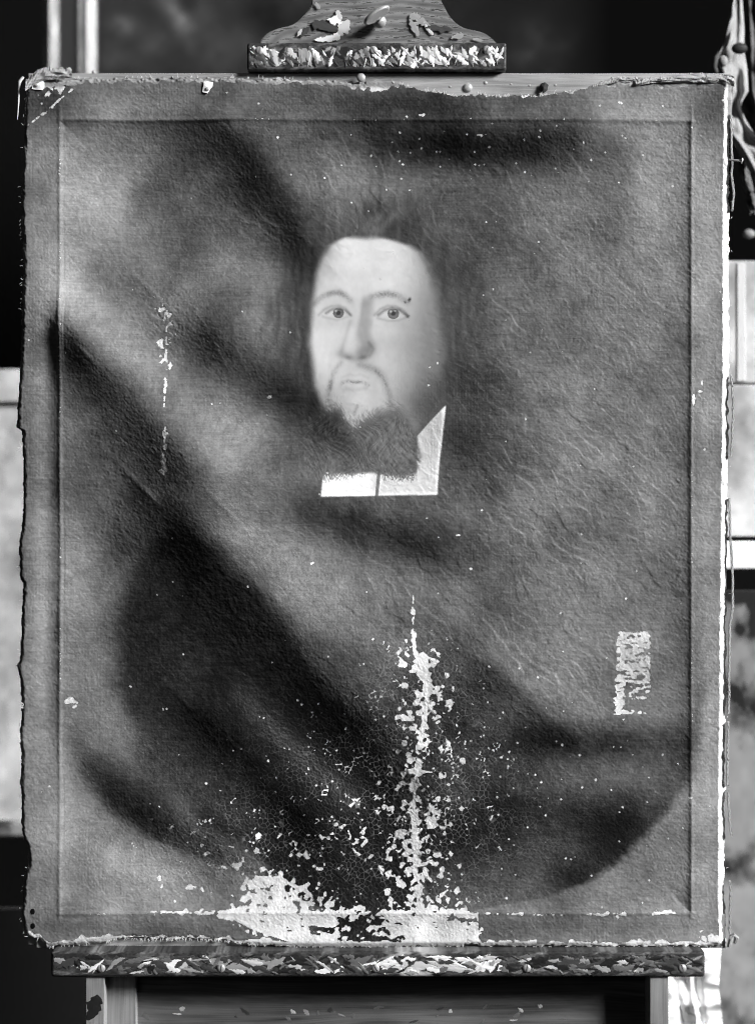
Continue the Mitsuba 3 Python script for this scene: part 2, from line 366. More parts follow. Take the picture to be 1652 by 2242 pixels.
mat('paint_mat', mikit.proc(painted), .55, .2, weave, .00013, .0005)
mat('linen_mat', mikit.proc(linen_tone), .85, .1, weave, .00035, .0005)
scene['rag_mat'] = {'type': 'twosided', 'bsdf': {'type': 'bumpmap', 'tex': mikit.proc(cloth_rib, .0005), 'scale': .0009, 'bsdf': {'type': 'diffuse', 'reflectance': grey(.42)}}}
mat('pine_mat', mikit.proc(wood_at(18, 420, True, .14, .44, 1)), .7, .2)
mat('board_mat', mikit.proc(wood_at(10, 260, True, .02, .19, 1)), .55, .3)
mat('post_mat', mikit.proc(wood_at(12, 300, False, .10, .34, .6)), .7, .2)
mat('oak_mat', mikit.proc(oak), .5, .35)
mat('smear_mat', mikit.proc(smear), .5, .35, smear_bump, .0006, .0006)
mat('mottle_mat', mikit.proc(mottle), .8, .1)
mat('plaster_mat', mikit.proc(plaster), .9, .1)
mat('gilt_mat', mikit.proc(gilt), .45, .4)
scene['old_picture_mat'] = {'type': 'twosided', 'bsdf': {'type': 'diffuse', 'reflectance': mikit.proc(old_master)}}
scene['black_mat'] = {'type': 'twosided', 'bsdf': {'type': 'diffuse', 'reflectance': grey(.006)}}
mat('dark_mat', .03, .6, .2)
mat('frieze_mat', .028, .6, .2)
mat('cloth_mat', .29, .9, .0)
mat('dark_cloth_mat', .10, .9, .1)
mat('white_cloth_mat', .86, .9, .1)
mat('steel_mat', .38, .42, .5, metallic=.25)
mat('brass_mat', .42, .36, .6, metallic=.3)
mat('thread_mat', .62, .9, .1)
mat('paper_mat', .84, .8, .1)
DAB = [mat(f'dab_{c}_mat', v, .45, .4, smear_bump, .0003, .0006) for c, v in zip('abcdef', (.015, .05, .13, .30, .55, .84))]

# ------------------------------------------------------------------ the canvas: relief in numpy
STEP = 1.6
gx, gy = np.arange(34, 1612 + .1, STEP), np.arange(146, 2092 + .1, STEP)
XX, YY = np.meshgrid(gx, gy)
SH = XX.shape


def npw(t, pts): return np.interp(t, [a for a, _ in pts], [b for _, b in pts])


def poly_near(x, y, pts):
    """distance and side (positive towards the upper right) to a polyline"""
    best, side = np.full(x.shape, 1e18), np.zeros(x.shape)
    for (ax, ay), (bx, by) in zip(pts, pts[1:]):
        ux, uy = bx - ax, by - ay
        t = np.clip(((x - ax) * ux + (y - ay) * uy) / (ux * ux + uy * uy), 0, 1)
        dx, dy = x - ax - t * ux, y - ay - t * uy
        d = dx * dx + dy * dy
        m = d < best
        best = np.where(m, d, best); side = np.where(m, dx - dy, side)
    return np.sqrt(best), side


# buckles of the slack canvas: (line, reach on the upper right side, on the lower left side, slope towards the light)
FOLDS = [
    ([(470, 265), (535, 340), (588, 420), (630, 490)], 26, 60, -.35), ([(630, 490), (690, 560)], 40, 50, -.12),
    ([(330, 310), (400, 430), (470, 520)], 70, 80, -.15), ([(570, 240), (650, 350), (740, 460)], 50, 40, .16),
    ([(58, 596), (105, 668), (160, 748)], 18, 50, -.32), ([(160, 748), (240, 840), (340, 950), (430, 1050)], 30, 90, -.38),
    ([(96, 606), (150, 660), (230, 722), (330, 815), (420, 910), (500, 985)], 50, 40, .34),
    ([(240, 580), (330, 660), (440, 745)], 48, 60, -.20), ([(440, 745), (560, 818), (690, 905)], 48, 60, -.26),
    ([(480, 600), (600, 700), (660, 780)], 60, 60, .12), ([(500, 950), (640, 1010)], 60, 50, .18),
    ([(140, 1080), (200, 1140), (280, 1200)], 36, 40, -.14), ([(150, 1150), (190, 1400), (220, 1600)], 50, 50, .08),
    ([(370, 1130), (470, 1205), (560, 1290), (640, 1390), (710, 1500), (850, 1650)], 32, 110, -.34),
    ([(470, 1100), (600, 1215), (700, 1310), (800, 1365), (880, 1420)], 55, 50, .24),
    ([(520, 1520), (600, 1600), (690, 1690), (760, 1750)], 30, 22, .30), ([(430, 1570), (560, 1700), (660, 1800)], 24, 56, -.26),
    ([(300, 1640), (400, 1715), (520, 1800)], 50, 40, .22),
    ([(180, 1680), (250, 1760), (330, 1805), (460, 1860)], 36, 36, -.28), ([(150, 1780), (260, 1880), (360, 1950)], 50, 70, .20),
    ([(210, 1910), (300, 1950)], 20, 30, -.2),
    ([(690, 1105), (770, 1155), (850, 1185), (935, 1212)], 34, 46, -.24), ([(680, 1200), (850, 1270), (980, 1310)], 50, 50, .16),
    ([(965, 925), (1010, 990), (1050, 1040)], 30, 44, -.16), ([(1060, 1460), (1125, 1503), (1185, 1572), (1230, 1598)], 10, 40, -.22),
    ([(1100, 1440), (1200, 1540), (1300, 1565)], 45, 30, .14), ([(1220, 1608), (1330, 1615), (1490, 1600)], 18, 40, -.14),
    ([(830, 300), (950, 314), (1100, 320), (1240, 300)], 34, 44, -.40), ([(900, 410), (1100, 440)], 70, 60, .10),
    ([(1150, 1760), (1300, 1790), (1400, 1830)], 30, 40, -.12),
    ([(150, 260), (190, 420), (250, 560)], 80, 40, .18), ([(80, 190), (140, 240)], 40, 30, -.25)]
CSTEP = 8.0
cx_, cy_ = np.arange(34, 1612 + 8, CSTEP), np.arange(146, 2092 + 8, CSTEP)
CXX, CYY = np.meshgrid(cx_, cy_)
want = np.zeros(CXX.shape)
for pts, sp, sm, v in FOLDS:
    d, s = poly_near(CXX, CYY, pts)
    want += (1.18 if v < 0 else 1.4) * v * np.exp(-.5 * (d / np.where(s > 0, sp, sm)) ** 2)
inside = np.clip(np.minimum.reduce([(CXX - 50) / 60, (1590 - CXX) / 60, (CYY - 180) / 60, (2070 - CYY) / 60]), 0, 1)
want = want * (.35 + .65 * inside) + .06 * rand_field(CXX.shape, 6, 3) * inside


def solve_height(want):
    """height (units) whose slope along the light equals -want, quiet across it, pinned at the border"""
    ny, nx = want.shape; idx = np.arange(ny * nx).reshape(ny, nx)
    lx, ly = .86, -.51                                     # the light's direction in the picture, y down
    rows, cols, vals, rhs = [], [], [], []
    r0 = 0

    def eqs(parts, b, w):
        nonlocal r0
        m = parts[0][0].size; r = np.arange(r0, r0 + m); r0 += m
        for ids, c in parts: rows.append(r); cols.append(ids.ravel()); vals.append(np.full(m, c * w))
        rhs.append(np.ravel(b) * w)
    o, e, s = idx[:-1, :-1], idx[:-1, 1:], idx[1:, :-1]
    eqs([(o, (-lx - ly) / CSTEP), (e, lx / CSTEP), (s, ly / CSTEP)], -want[:-1, :-1], 1.0)
    eqs([(o, (ly - lx) / CSTEP), (e, -ly / CSTEP), (s, lx / CSTEP)], np.zeros(o.shape), .22)
    eqs([(idx, 1.0)], np.zeros(idx.shape), .0009)
    edge = ~((CXX > 60) & (CXX < 1585) & (CYY > 185) & (CYY < 2060))
    eqs([(idx[edge], 1.0)], np.zeros(edge.sum()), .03)
    A = sparse.csr_matrix((np.concatenate(vals), (np.concatenate(rows), np.concatenate(cols))), shape=(r0, ny * nx))
    return spsolve((A.T @ A).tocsc(), A.T @ np.concatenate(rhs)).reshape(ny, nx)


coarse = solve_height(want)
H = map_coordinates(coarse, [(YY - 146) / CSTEP, (XX - 34) / CSTEP], order=3, mode='nearest')   # in units
over_bar = 1 / (1 + np.exp(-np.minimum.reduce([XX - 131, 1512 - XX, YY - 262, 1999 - YY]) / 14))
H = np.maximum(H * (np.where(XX < 140, .65, .45) + np.where(XX < 140, .35, .55) * over_bar), np.where((XX < 120) & (YY > 280), -11, -6) - 60 * over_bar)
# sag behind the stretcher's inner edges, the creases they leave and the hollow over the side bars
inx = np.minimum(XX - 131, 1512 - XX); iny = np.minimum(YY - 262, 1999 - YY)


def sag(d, depth, reach): return -depth * (1 - np.exp(-np.clip(d, 0, None) / reach))


inner = np.minimum(inx, iny)
H += np.minimum.reduce([sag(XX - 131, 5, 14) * 0 + 0, H * 0])
k = lambda d: 1 / (1 + np.exp(-d / 2.0))
H += -11 * k(inx) * k(iny) * (1 - np.exp(-np.clip(inner, 0, None) / 26))
for d, span, amp in ((XX - 131, (YY > 225) & (YY < 2010), 1.7), (XX - 1512, (YY > 225) & (YY < 2010), 1.3), (YY - 263 - (XX - 826) * .004, (XX > 120) & (XX < 1520), 1.5), (YY - 2000, (XX > 120) & (XX < 1520), 1.3)):
    H += amp * np.exp(-.5 * (d / 3.2) ** 2) * gaussian_filter(span.astype(float), 4)
H -= 8 * np.exp(-.5 * ((XX - 108) / 16) ** 2) * np.clip((YY - 560) / 200, 0, 1) * np.clip((1680 - YY) / 200, 0, 1)
H -= 2.5 * np.exp(-.5 * ((XX - 1560) / 22) ** 2) * np.clip((YY - 300) / 200, 0, 1)
H -= 2.0 * np.exp(-.5 * ((YY - 2030) / 16) ** 2)
H -= 1.5 * np.exp(-.5 * ((YY - 225) / 16) ** 2)

# craquelure
w1, w2 = rand_field(SH, 9, 11) * 7, rand_field(SH, 9, 12) * 7


def cells(x, y, size, seed):
    r = np.random.default_rng(seed)
    nx, ny = int((x.max() - x.min()) / size) + 3, int((y.max() - y.min()) / size) + 3
    gx_, gy_ = np.meshgrid(np.arange(nx), np.arange(ny))
    pts = (np.stack([gx_, gy_], -1).reshape(-1, 2) + r.random((nx * ny, 2)) * .95 - 1) * size + [x.min(), y.min()]
    d, i = cKDTree(pts).query(np.stack([x.ravel(), y.ravel()], -1), k=2, workers=-1)
    return d[:, 0].reshape(SH), d[:, 1].reshape(SH), i[:, 0].reshape(SH), r.random(len(pts)), pts


def blob(cx, cy, sx, sy, a=0.0):
    c, s = math.cos(math.radians(a)), math.sin(math.radians(a))
    u, v = (XX - cx) * c + (YY - cy) * s, -(XX - cx) * s + (YY - cy) * c
    return np.exp(-.5 * ((u / sx) ** 2 + (v / sy) ** 2))


def np_cell(x, y, z):
    x, y, z = (np.asarray(np.floor(v).astype(np.int64) + 1000000).astype(np.uint32) for v in (x, y, z))
    h = x * np.uint32(374761393) + y * np.uint32(668265263) + z * np.uint32(2147483647)
    h = (h ^ (h >> np.uint32(13))) * np.uint32(1274126177)
    return ((h ^ (h >> np.uint32(16))) & np.uint32(0xFFFFFF)) / 16777215.0


def np_voronoi(x, y):
    """mikit.voronoi in numpy, so that relief and losses follow the painted crack lines"""
    a1, a2, wh = np.full(x.shape, 9.), np.full(x.shape, 9.), np.zeros(x.shape)
    for a in (-1, 0, 1):
        for b in (-1, 0, 1):
            cx, cy = np.floor(x) + a, np.floor(y) + b
            d = np.hypot(cx + np_cell(cx, cy, np.full(x.shape, 1.)) - x, cy + np_cell(cx, cy, np.full(x.shape, 2.)) - y)
            a2 = np.where(d < a1, a1, np.minimum(a2, d)); wh = np.where(d < a1, np_cell(cx, cy, np.full(x.shape, 3.)), wh); a1 = np.minimum(a1, d)
    return a1, a2, wh


with np.errstate(over='ignore'): d1, d2, CR = np_voronoi(XX / FLAKE, YY / FLAKE)
d1, d2 = d1 * FLAKE, d2 * FLAKE
flaky = np.clip(1.15 * blob(850, 1800, 260, 190) + blob(915, 1580, 110, 160) + .7 * blob(420, 1880, 160, 70) + .8 * blob(365, 720, 26, 70) + .45 * blob(365, 980, 40, 80)
                + .35 * blob(220, 850, 60, 120) + .3 * blob(840, 1060, 30, 40) + .3 * blob(150, 950, 22, 160), 0, 1)
cup = (2 * d1 / (d1 + d2 + 1e-6)) ** 2.2
gap = np.exp(-((d2 - d1) / 2.1) ** 2)
H += flaky * (1.5 * cup - 1.6 * gap + .5 * (CR - .5))
# long diagonal cockles on the right-hand side
u, v = (XX + w1 * .9) * .72 + (YY + w2 * .9) * .69, -(XX + w1 * .9) * .69 + (YY + w2 * .9) * .72
e1, e2, ei, er, es = cells(u * .48, v, 22, 31)
cockle = np.clip(.35 + .9 * blob(1180, 1300, 260, 220) + .5 * blob(1250, 800, 220, 300) + .5 * blob(720, 430, 140, 120) + .4 * blob(1000, 420, 220, 90) + .35 * blob(700, 1250, 150, 120)
                 - .8 * blob(820, 720, 120, 170) - .4 * blob(300, 600, 130, 200) - .4 * blob(1300, 1760, 150, 100), .04, 1.2) * np.clip(inner / 30, .12, 1)
ridge = np.exp(-(e2 - e1) / 3.0)
scale = gaussian_filter((.2 + 1.1 * er[ei]) * np.where(er[(ei * 13) % len(er)] > .33, 1, -.9) * np.clip((es[ei][..., 1] - v) / 22, -1, 1), (1.1, .8))
H += cockle * (.22 * ridge * np.clip(.7 + .5 * rand_field(SH, 14, 5), .1, 1.5) + 1.0 * scale + .4 * (er[ei] - .5) * (1 - ridge))
us, vs_ = (XX + w1 * .6) * .8 + (YY + w2 * .6) * .6, -(XX + w1 * .6) * .6 + (YY + w2 * .6) * .8
s1, s2, si_, sr, ss_ = cells(us * .6, vs_, 13, 41)
small = gaussian_filter((.1 + sr[si_] ** 2) * np.clip((ss_[si_][..., 1] - vs_) / 13, -1, 1), .6)
H += (.55 + .3 * cockle) * np.clip(1 - 1.25 * blob(820, 720, 110, 150), .06, 1) * np.clip(.6 + .5 * rand_field(SH, 22, 6), .1, 1.4) * small
H += .17 * rand_field(SH, .62, 8) * np.clip(1 - .95 * blob(825, 730, 150, 210), 0.1, 1) + .10 * rand_field(SH, (1.0, 2.4), 9) * np.clip(1 - .8 * blob(820, 720, 120, 160), 0, 1) + .12 * rand_field(SH, 4, 10)
H += .10 * np.sin(XX * 2 * np.pi / 6.6) * np.clip(rand_field(SH, 30, 14), 0, 1)

# outline of the torn canvas
LEFT = [(146, 62), (172, 56), (260, 52), (330, 50), (400, 46), (480, 45), (560, 50), (640, 48), (700, 46), (800, 43), (860, 40), (880, 37), (936, 36), (942, 46), (1000, 49), (1100, 49), (1160, 46), (1180, 41), (1260, 41),
        (1275, 48), (1340, 46), (1440, 43), (1455, 37), (1490, 43), (1560, 46), (1620, 41), (1650, 45), (1720, 44), (1790, 46), (1830, 48), (1850, 57), (1895, 61), (1915, 52), (1950, 49), (2000, 45), (2035, 51), (2060, 58), (2092, 60)]
RIGHT = [(146, 1602), (170, 1604), (260, 1601), (500, 1599), (800, 1599), (1100, 1596), (1300, 1594), (1600, 1591), (1800, 1589), (1950, 1589), (2060, 1592), (2092, 1590)]
TOP = [(34, 176), (60, 166), (100, 168), (150, 172), (300, 169), (500, 170), (700, 173), (790, 177), (830, 176), (870, 183), (905, 193), (960, 203), (1000, 211), (1050, 206), (1090, 213), (1130, 208), (1170, 212), (1210, 205),
       (1260, 197), (1310, 186), (1350, 177), (1400, 174), (1500, 170), (1612, 168)]
BOT = [(34, 2040), (60, 2050), (88, 2054), (102, 2072), (160, 2069), (230, 2061), (262, 2053), (330, 2055), (400, 2054), (480, 2057), (530, 2063), (570, 2068), (650, 2072), (1000, 2072), (1030, 2064), (1050, 2071), (1590, 2072), (1612, 2070)]
j1, j2 = rand_field(SH, 2.5, 51), rand_field(SH, 1.0, 52)
dl = XX - npw(YY, LEFT) + .7 * j1 + .6 * j2
drt = npw(YY, RIGHT) - XX + 1.0 * j1 + .6 * j2
dt = YY - npw(XX, TOP) + 1.6 * j1 + 1.2 * j2
db = npw(XX, BOT) - YY + 1.2 * j1 + 1.0 * j2
rim = np.minimum.reduce([dl, drt, dt, db])
keep = rim > 0
H -= 11 * np.clip((11 - dl) / 11, 0, 1) ** 1.8 + 26 * np.clip((18 - drt) / 18, 0, 1) ** 1.3 + 9 * np.clip((9 - dt) / 9, 0, 1) ** 1.5 * ((XX < 800) | (XX > 1330)) + 4 * np.clip((10 - db) / 10, 0, 1) ** 1.5
H += 9 * np.clip((60 - db) / 60, 0, 1) ** 2 * np.clip(np.exp(-.5 * ((XX - 740) / 170) ** 2) + .5 * np.exp(-.5 * ((XX - 1180) / 90) ** 2), 0, 1)
H += 4 * np.exp(-.5 * ((XX - 1030 + (YY - 2060) * .6) / 9) ** 2) * np.clip((YY - 2000) / 60, 0, 1)
# diagonal turned-in corner at the upper left
dcor = ((XX - 60) * .60 + (YY - 275) * .80 + (0)) * 1.0
cline, cside = poly_near(XX, YY, [(60, 275), (100, 245), (160, 195)])
H += 1.4 * np.exp(-.5 * (cline / 4) ** 2)

# where the paint has flaked off: chance per flake
LOSS = np.zeros(SH)
WV = np.clip(1 + .45 * rand_field(SH, 5, 64), .35, 2)


def spill(f): np.maximum(LOSS, f, out=LOSS)


def lossline(pts, w, v, tail=0, tv=0):
    d, _ = poly_near(XX, YY, pts)
    spill(v * np.clip(1.25 - d / (w * WV), 0, 1))
    if tail: spill(tv * np.exp(-.5 * (d / tail) ** 2))


lossline([(905, 1388), (908, 1425), (920, 1450)], 5, 1.2)
lossline([(920, 1450), (933, 1500), (936, 1540), (926, 1590), (920, 1625)], 11, 1.25, 26, .42)
lossline([(912, 1425), (930, 1460)], 5, .9)
lossline([(920, 1625), (916, 1680), (920, 1690)], 8, .9, 30, .36)
lossline([(890, 1688), (945, 1690)], 7, 1.1)
lossline([(908, 1715), (906, 1760), (907, 1850)], 9, 1.4, 34, .32)
lossline([(885, 1868), (930, 1868)], 6, 1.0)
lossline([(907, 1850), (910, 1900), (915, 1960), (920, 1990)], 15, 1.05, 44, .38)
lossline([(940, 1768), (962, 1785), (950, 1800)], 9, .95)
lossline([(880, 1570), (905, 1575)], 8, .8)
lossline([(900, 1900), (945, 1890)], 10, .95)
spill(.032 * blob(850, 1800, 200, 150) + .06 * blob(950, 1700, 50, 110) + .03 * blob(500, 1870, 160, 60))
spill(.12 * blob(920, 1660, 36, 130))
spill(np.minimum(1.3 * np.clip(1.5 - np.hypot((XX - 594) / 52, (YY - 1958) / 42), 0, 1), .76))
spill(.5 * np.clip(1.3 - np.hypot((XX - 660) / 60, (YY - 1965) / 38), 0, 1))
band_hi = 1991 + 4 * rand_field(SH, 5, 61) + 4 * rand_field(SH, 2, 66); band_lo = npw(XX, [(470, 1996), (500, 2008), (560, 2038), (640, 2062), (700, 2080), (1030, 2080), (1052, 2040), (1060, 1990)])
inb = (YY > band_hi) & (YY < band_lo) & (XX > 480) & (XX < 1046)
spill(np.where(inb, 1.4, 0)); spill(.26 * gaussian_filter(inb.astype(float), 6))
isl = rand_field(SH, 3, 62) * .24 + rand_field(SH, (.9, 1.8), 63) * .24 + 1.15 * blob(790, 2032, 52, 24) + 1.0 * blob(1010, 2014, 32, 9) + .75 * blob(705, 2034, 26, 9) + .6 * blob(565, 2016, 30, 7) + .6 * blob(1030, 2034, 12, 10) + .5 * blob(890, 2055, 60, 5)
LOSS[(isl > .68) & inb] = .1
lossline([(330, 1996), (400, 1999), (500, 2000)], 4, .55)
lossline([(1040, 1998), (1180, 2003), (1330, 2000), (1500, 1998)], 2.2, .34)

lossline([(345, 1905), (352, 1940)], 4, .6)
lossline([(480, 2005), (560, 2016)], 7, 1.0)
# vertical crack on the left
lossline([(360, 672), (364, 720), (362, 790)], 3.4, .7, 12, .14)
lossline([(366, 678), (358, 700)], 3, .9); lossline([(363, 770), (362, 782)], 3, 1.0)
lossline([(364, 820), (363, 900)], 2.2, .5); lossline([(368, 935), (366, 980)], 5, .75); lossline([(362, 1000), (367, 1030)], 8, 1.25)
lossline([(905, 1300), (903, 1388)], 3, .4)
# the scraped rectangle on the right
rx = np.clip(np.minimum(XX - 1351, 1424 - XX) / 4 + .5, 0, 1) * np.clip(np.minimum(YY - 1384, 1500 - YY) / 6 + .5, 0, 1)
streak = rand_field(SH, (.7, 2.2), 71)
rect = rx * (.78 + .30 * streak - .5 * np.clip((YY - 1440) / 60, 0, 1) * np.exp(-.5 * ((XX - 1388) / 26) ** 2))
rect2 = np.clip(1.2 - np.abs(XX - npw(YY, [(1384, 1362), (1480, 1360), (1560, 1354)])) / 12, 0, 1) * ((YY > 1384) & (YY < 1564)) * (.95 + .3 * streak)
rect3 = ((YY > 1486) & (YY < 1530) & (XX > 1352) & (XX < 1426)) * (.33 + .35 * streak) + ((YY > 1554) & (YY < 1563) & (XX > 1355) & (XX < 1415)) * (.4 + .4 * streak)
RECT = np.maximum.reduce([rect, rect2, rect3])
spots = [(353, 1942, 5, 9), (415, 1946, 16, 5), (440, 1950, 9, 7), (153, 1535, 14, 9), (165, 1545, 8, 6), (450, 1716, 4, 7), (590, 868, 5, 4), (1058, 645, 4, 4), (686, 1231, 9, 3), (108, 1722, 11, 3), (92, 1733, 3, 6), (1530, 856, 22, 3), (1518, 880, 3, 26), (1536, 840, 3, 10),
         (1508, 1745, 7, 5), (1450, 233, 3, 4), (1356, 226, 6, 4), (1000, 1172, 5, 2), (1050, 295, 10, 3), (925, 252, 8, 3), (1035, 1245, 10, 3), (380, 1183, 3, 8), (355, 1555, 2, 5), (1230, 1630, 3, 5), (545, 1335, 2, 5),
         (1520, 415, 6, 9), (1460, 1995, 20, 4), (1320, 1985, 8, 4), (1350, 2008, 4, 8), (700, 1080, 2, 3)]
SPOT = np.zeros(SH)
for x, y, a, b in spots: SPOT = np.maximum(SPOT, 1.35 - .75 * np.hypot((XX - x) / a, (YY - y) / b))
SPOT = SPOT + np.where(SPOT > 0, .16 * j2 + .20 * rand_field(SH, 1.6, 87), 0)
# the worn rim and the crease lines of the stretcher
crease = np.zeros(SH)
for d_, on, v in ((XX - 131, (YY > 270) & (YY < 1640), .16), (XX - 1513, (YY > 260) & (YY < 1700), .10), (YY - 263 - (XX - 826) * .004, (XX > 200) & (XX < 1500), .10), (YY - 2000, (XX > 150) & (XX < 1500), .12)):
    crease += v * on * np.clip(1.4 - np.abs(d_) / 2.4, 0, 1)
crease *= np.clip(.6 + .8 * rand_field(SH, 9, 81), 0, 2)
spill(.42 * np.clip(1.2 - cline / 4, 0, 1))
wt = npw(XX, [(34, 13), (150, 10), (500, 8), (760, 14), (830, 20), (880, 3), (1000, -2), (1300, -1), (1350, 10), (1500, 15), (1612, 13)])
wb = npw(XX, [(34, 7), (120, 12), (230, 16), (260, 4), (480, 6), (560, 12), (1050, 12), (1200, 9), (1500, 11), (1560, 15), (1612, 15)])
edge_bare = (dt < wt + 2.2 * rand_field(SH, 2.0, 84) + 1.6 * j2) | (db < wb + 2.2 * rand_field(SH, 2.0, 85) + 1.4 * j2) | (drt < 18 + 1.2 * j2 + .8 * j1) | (dl < 2.2 + 1.5 * j1)
spill(.8 * blob(80, 170, 40, 14) + .8 * blob(120, 178, 20, 14))
spill(.9 * blob(1575, 2056, 26, 9))
f1, f2, fi, fr, _ = cells(XX + w2 * .15, YY + w1 * .15, 7.0, 91)
specks = np.clip(.0025 + .06 * blob(1050, 340, 150, 40) + .03 * blob(820, 1800, 240, 170) + .03 * blob(950, 1660, 60, 140) + .012 * blob(1300, 1750, 200, 160), 0, .1)
lost = ((CR + .10 * j1 + .09 * j2 < LOSS) & (LOSS > .03) & (CR < LOSS + .16)) | (LOSS > 1.15) | ((RECT > .08) & (RECT + .22 * j2 > .5)) | ((fr[fi] < specks) & (f1 < 1.2 + 1.6 * fr[(fi * 7) % len(fr)])) | ((LOSS > .3) & (fr[fi] + .1 * j2 < LOSS * .9 - .15) & (inner < 40))
lost |= edge_bare | (SPOT > 1) | (np.random.default_rng(86).random(SH) < crease)
lost |= (gap > .75) & (flaky > .55) & (rand_field(SH, 4, 95) > 1.15) & (j2 > .1)

VX, VZ = (XX - CX) * U, (CY - YY) * U


def sheet(mask, h):
    ids = np.arange(XX.size).reshape(SH)
    a, b, c, d = ids[:-1, :-1][mask], ids[:-1, 1:][mask], ids[1:, 1:][mask], ids[1:, :-1][mask]
    f = np.vstack([np.stack([a, d, c], 1), np.stack([a, c, b], 1)])
    used, inv = np.unique(f, return_inverse=True)
    V = np.stack([VX.ravel(), -(h * U).ravel(), VZ.ravel()], 1)[used]
    return trimesh.Trimesh(V, inv.reshape(f.shape), process=False)


def cellmean(m): return m[:-1, :-1].astype(int) + m[1:, :-1] + m[:-1, 1:] + m[1:, 1:]


kc = cellmean(keep) >= 3
film = kc & (cellmean(lost) < 2)
bare = kc & ~film
from scipy.ndimage import binary_dilation
painting = thing('portrait_painting', 'unframed portrait of a bearded man in a white collar, canvas buckled and flaking, on easel', 'painting')
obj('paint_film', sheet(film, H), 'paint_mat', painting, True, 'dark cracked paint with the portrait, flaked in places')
obj('bare_canvas', sheet(binary_dilation(bare, iterations=1) & kc, H - .75), 'linen_mat', painting, True, 'pale linen laid bare along the edges and under lost paint')

# ------------------------------------------------------------------ stretcher, tacks, tabs, frayed threads
def bar(px0, px1, py0, py1, bevel=.0015): return pxbox(px0, px1, py0, py1, .0085, .028, bevel)


def wavy(mesh, amp=.0003, seed=1):
    m = mesh.subdivide().subdivide() if len(mesh.faces) < 3000 else mesh
    return m


top_front = pxbox(62, 1600, 160, 262, .0062, .024, .0012)
obj('stretcher_bar', top_front, 'pine_mat', painting, 30, 'pale top bar showing above the torn canvas')
obj('stretcher_bar', pxbox(80, 1586, 2000, 2075, .0065, .024, .0012), 'pine_mat', painting)
obj('stretcher_bar', pxbox(62, 126, 262, 2068, .0105, .025, .0012), 'pine_mat', painting)
obj('stretcher_bar', pxbox(1520, 1580, 262, 2000, .0145, .028, .0012), 'pine_mat', painting)


def hgt(px, py):
    return float(map_coordinates(H, [[(py - 146) / STEP], [(px - 34) / STEP]], order=1, mode='nearest')[0]) * U


def dome(px, py, r, Y, hgt_=.6, rough=0):
    m = trimesh.creation.icosphere(subdivisions=3, radius=r)
    m.vertices *= [1, hgt_, 1]
    m.vertices[:, 1] = np.minimum(m.vertices[:, 1], .0005)
    m.apply_translation(at(px, py, Y)); return m


obj('tack', dome(1023, 192, .0050, .0058, .5), 'brass_mat', painting, 30, 'round domed tack on the bare top bar')
obj('tack', dome(790, 170, .0048, -.001, .5), 'brass_mat', painting)
for px, py, r in ((1062, 181, .0019), (1118, 184, .0010), (1158, 187, .0012), (985, 190, .0013), (1215, 186, .0014), (205, 157, .0018)):
    obj('tack', dome(px, py, r, .006, .45), 'steel_mat', painting)
# chipped hollow of the top bar where a tack tore out
chip = trimesh.Trimesh([at(1178, 196, .004), at(1182, 183, .0035), at(1192, 180, .003), at(1200, 186, .002), at(1197, 198, .002), at(1188, 205, .0015), at(1189, 192, -.001)],
                       [[0, 1, 6], [1, 2, 6], [2, 3, 6], [3, 4, 6], [4, 5, 6], [5, 0, 6]], process=False)
obj('splinter', chip, 'dark_mat', painting, False)


def tab(poly, px, py):
    """a torn paper square with a nail head in it"""
    P = Polygon(poly); x0, y0, x1, y1 = P.bounds
    m = trimesh.creation.extrude_polygon(P, 1.0); m = m.subdivide_to_size(5)
    v = m.vertices.copy(); r = np.random.default_rng(int(px))
    bend = np.sin(v[:, 0] * .25 + px) * .9 + np.sin(v[:, 1] * .31) * .7
    out = np.array([at(a, b, 0) for a, b in v[:, :2]])
    base = max(hgt(px + i, py + j) for i in (-10, 0, 10) for j in (-10, 0, 10)) + .0006
    out[:, 1] = -(base + (v[:, 2] * 1.0 + bend + .6) * U)
    m = trimesh.Trimesh(out, m.faces, process=False)
    k = obj('paper_tab', m, 'paper_mat', painting, False, 'white torn paper square under a nail head')
    obj('nail_head', dome(px, py, .0022, -base - .0014, .5), 'steel_mat', k)


tab([(71, 171), (86, 170), (96, 173), (98, 182), (99, 190), (95, 198), (80, 197), (71, 195), (73, 184)], 80, 186)
tab([(447, 176), (456, 179), (467, 180), (466, 190), (461, 195), (455, 205), (446, 203), (443, 201), (446, 188)], 454, 195)
# the bent nail on the right edge
nail = trimesh.util.concatenate([tube([at(1594, 349, .006), at(1606, 350.5, .003), at(1622, 352, .001)], .0011, 8), tube([at(1621.5, 352, .001), at(1624, 352.3, .001)], [.0034, .0030], 10)])
obj('nail', nail, 'steel_mat', painting, 30, 'nail standing out of the right edge')
for px, py in ((72, 1995), (72, 2027)):
    b = hgt(px, py)
    m = trimesh.creation.icosphere(subdivisions=2, radius=.0026); m.vertices *= [1, .12, 1.25]
    m.apply_translation(at(px, py, 0) + [0, -b - .0002, 0]); obj('tack_hole', m, 'black_mat', painting, True)

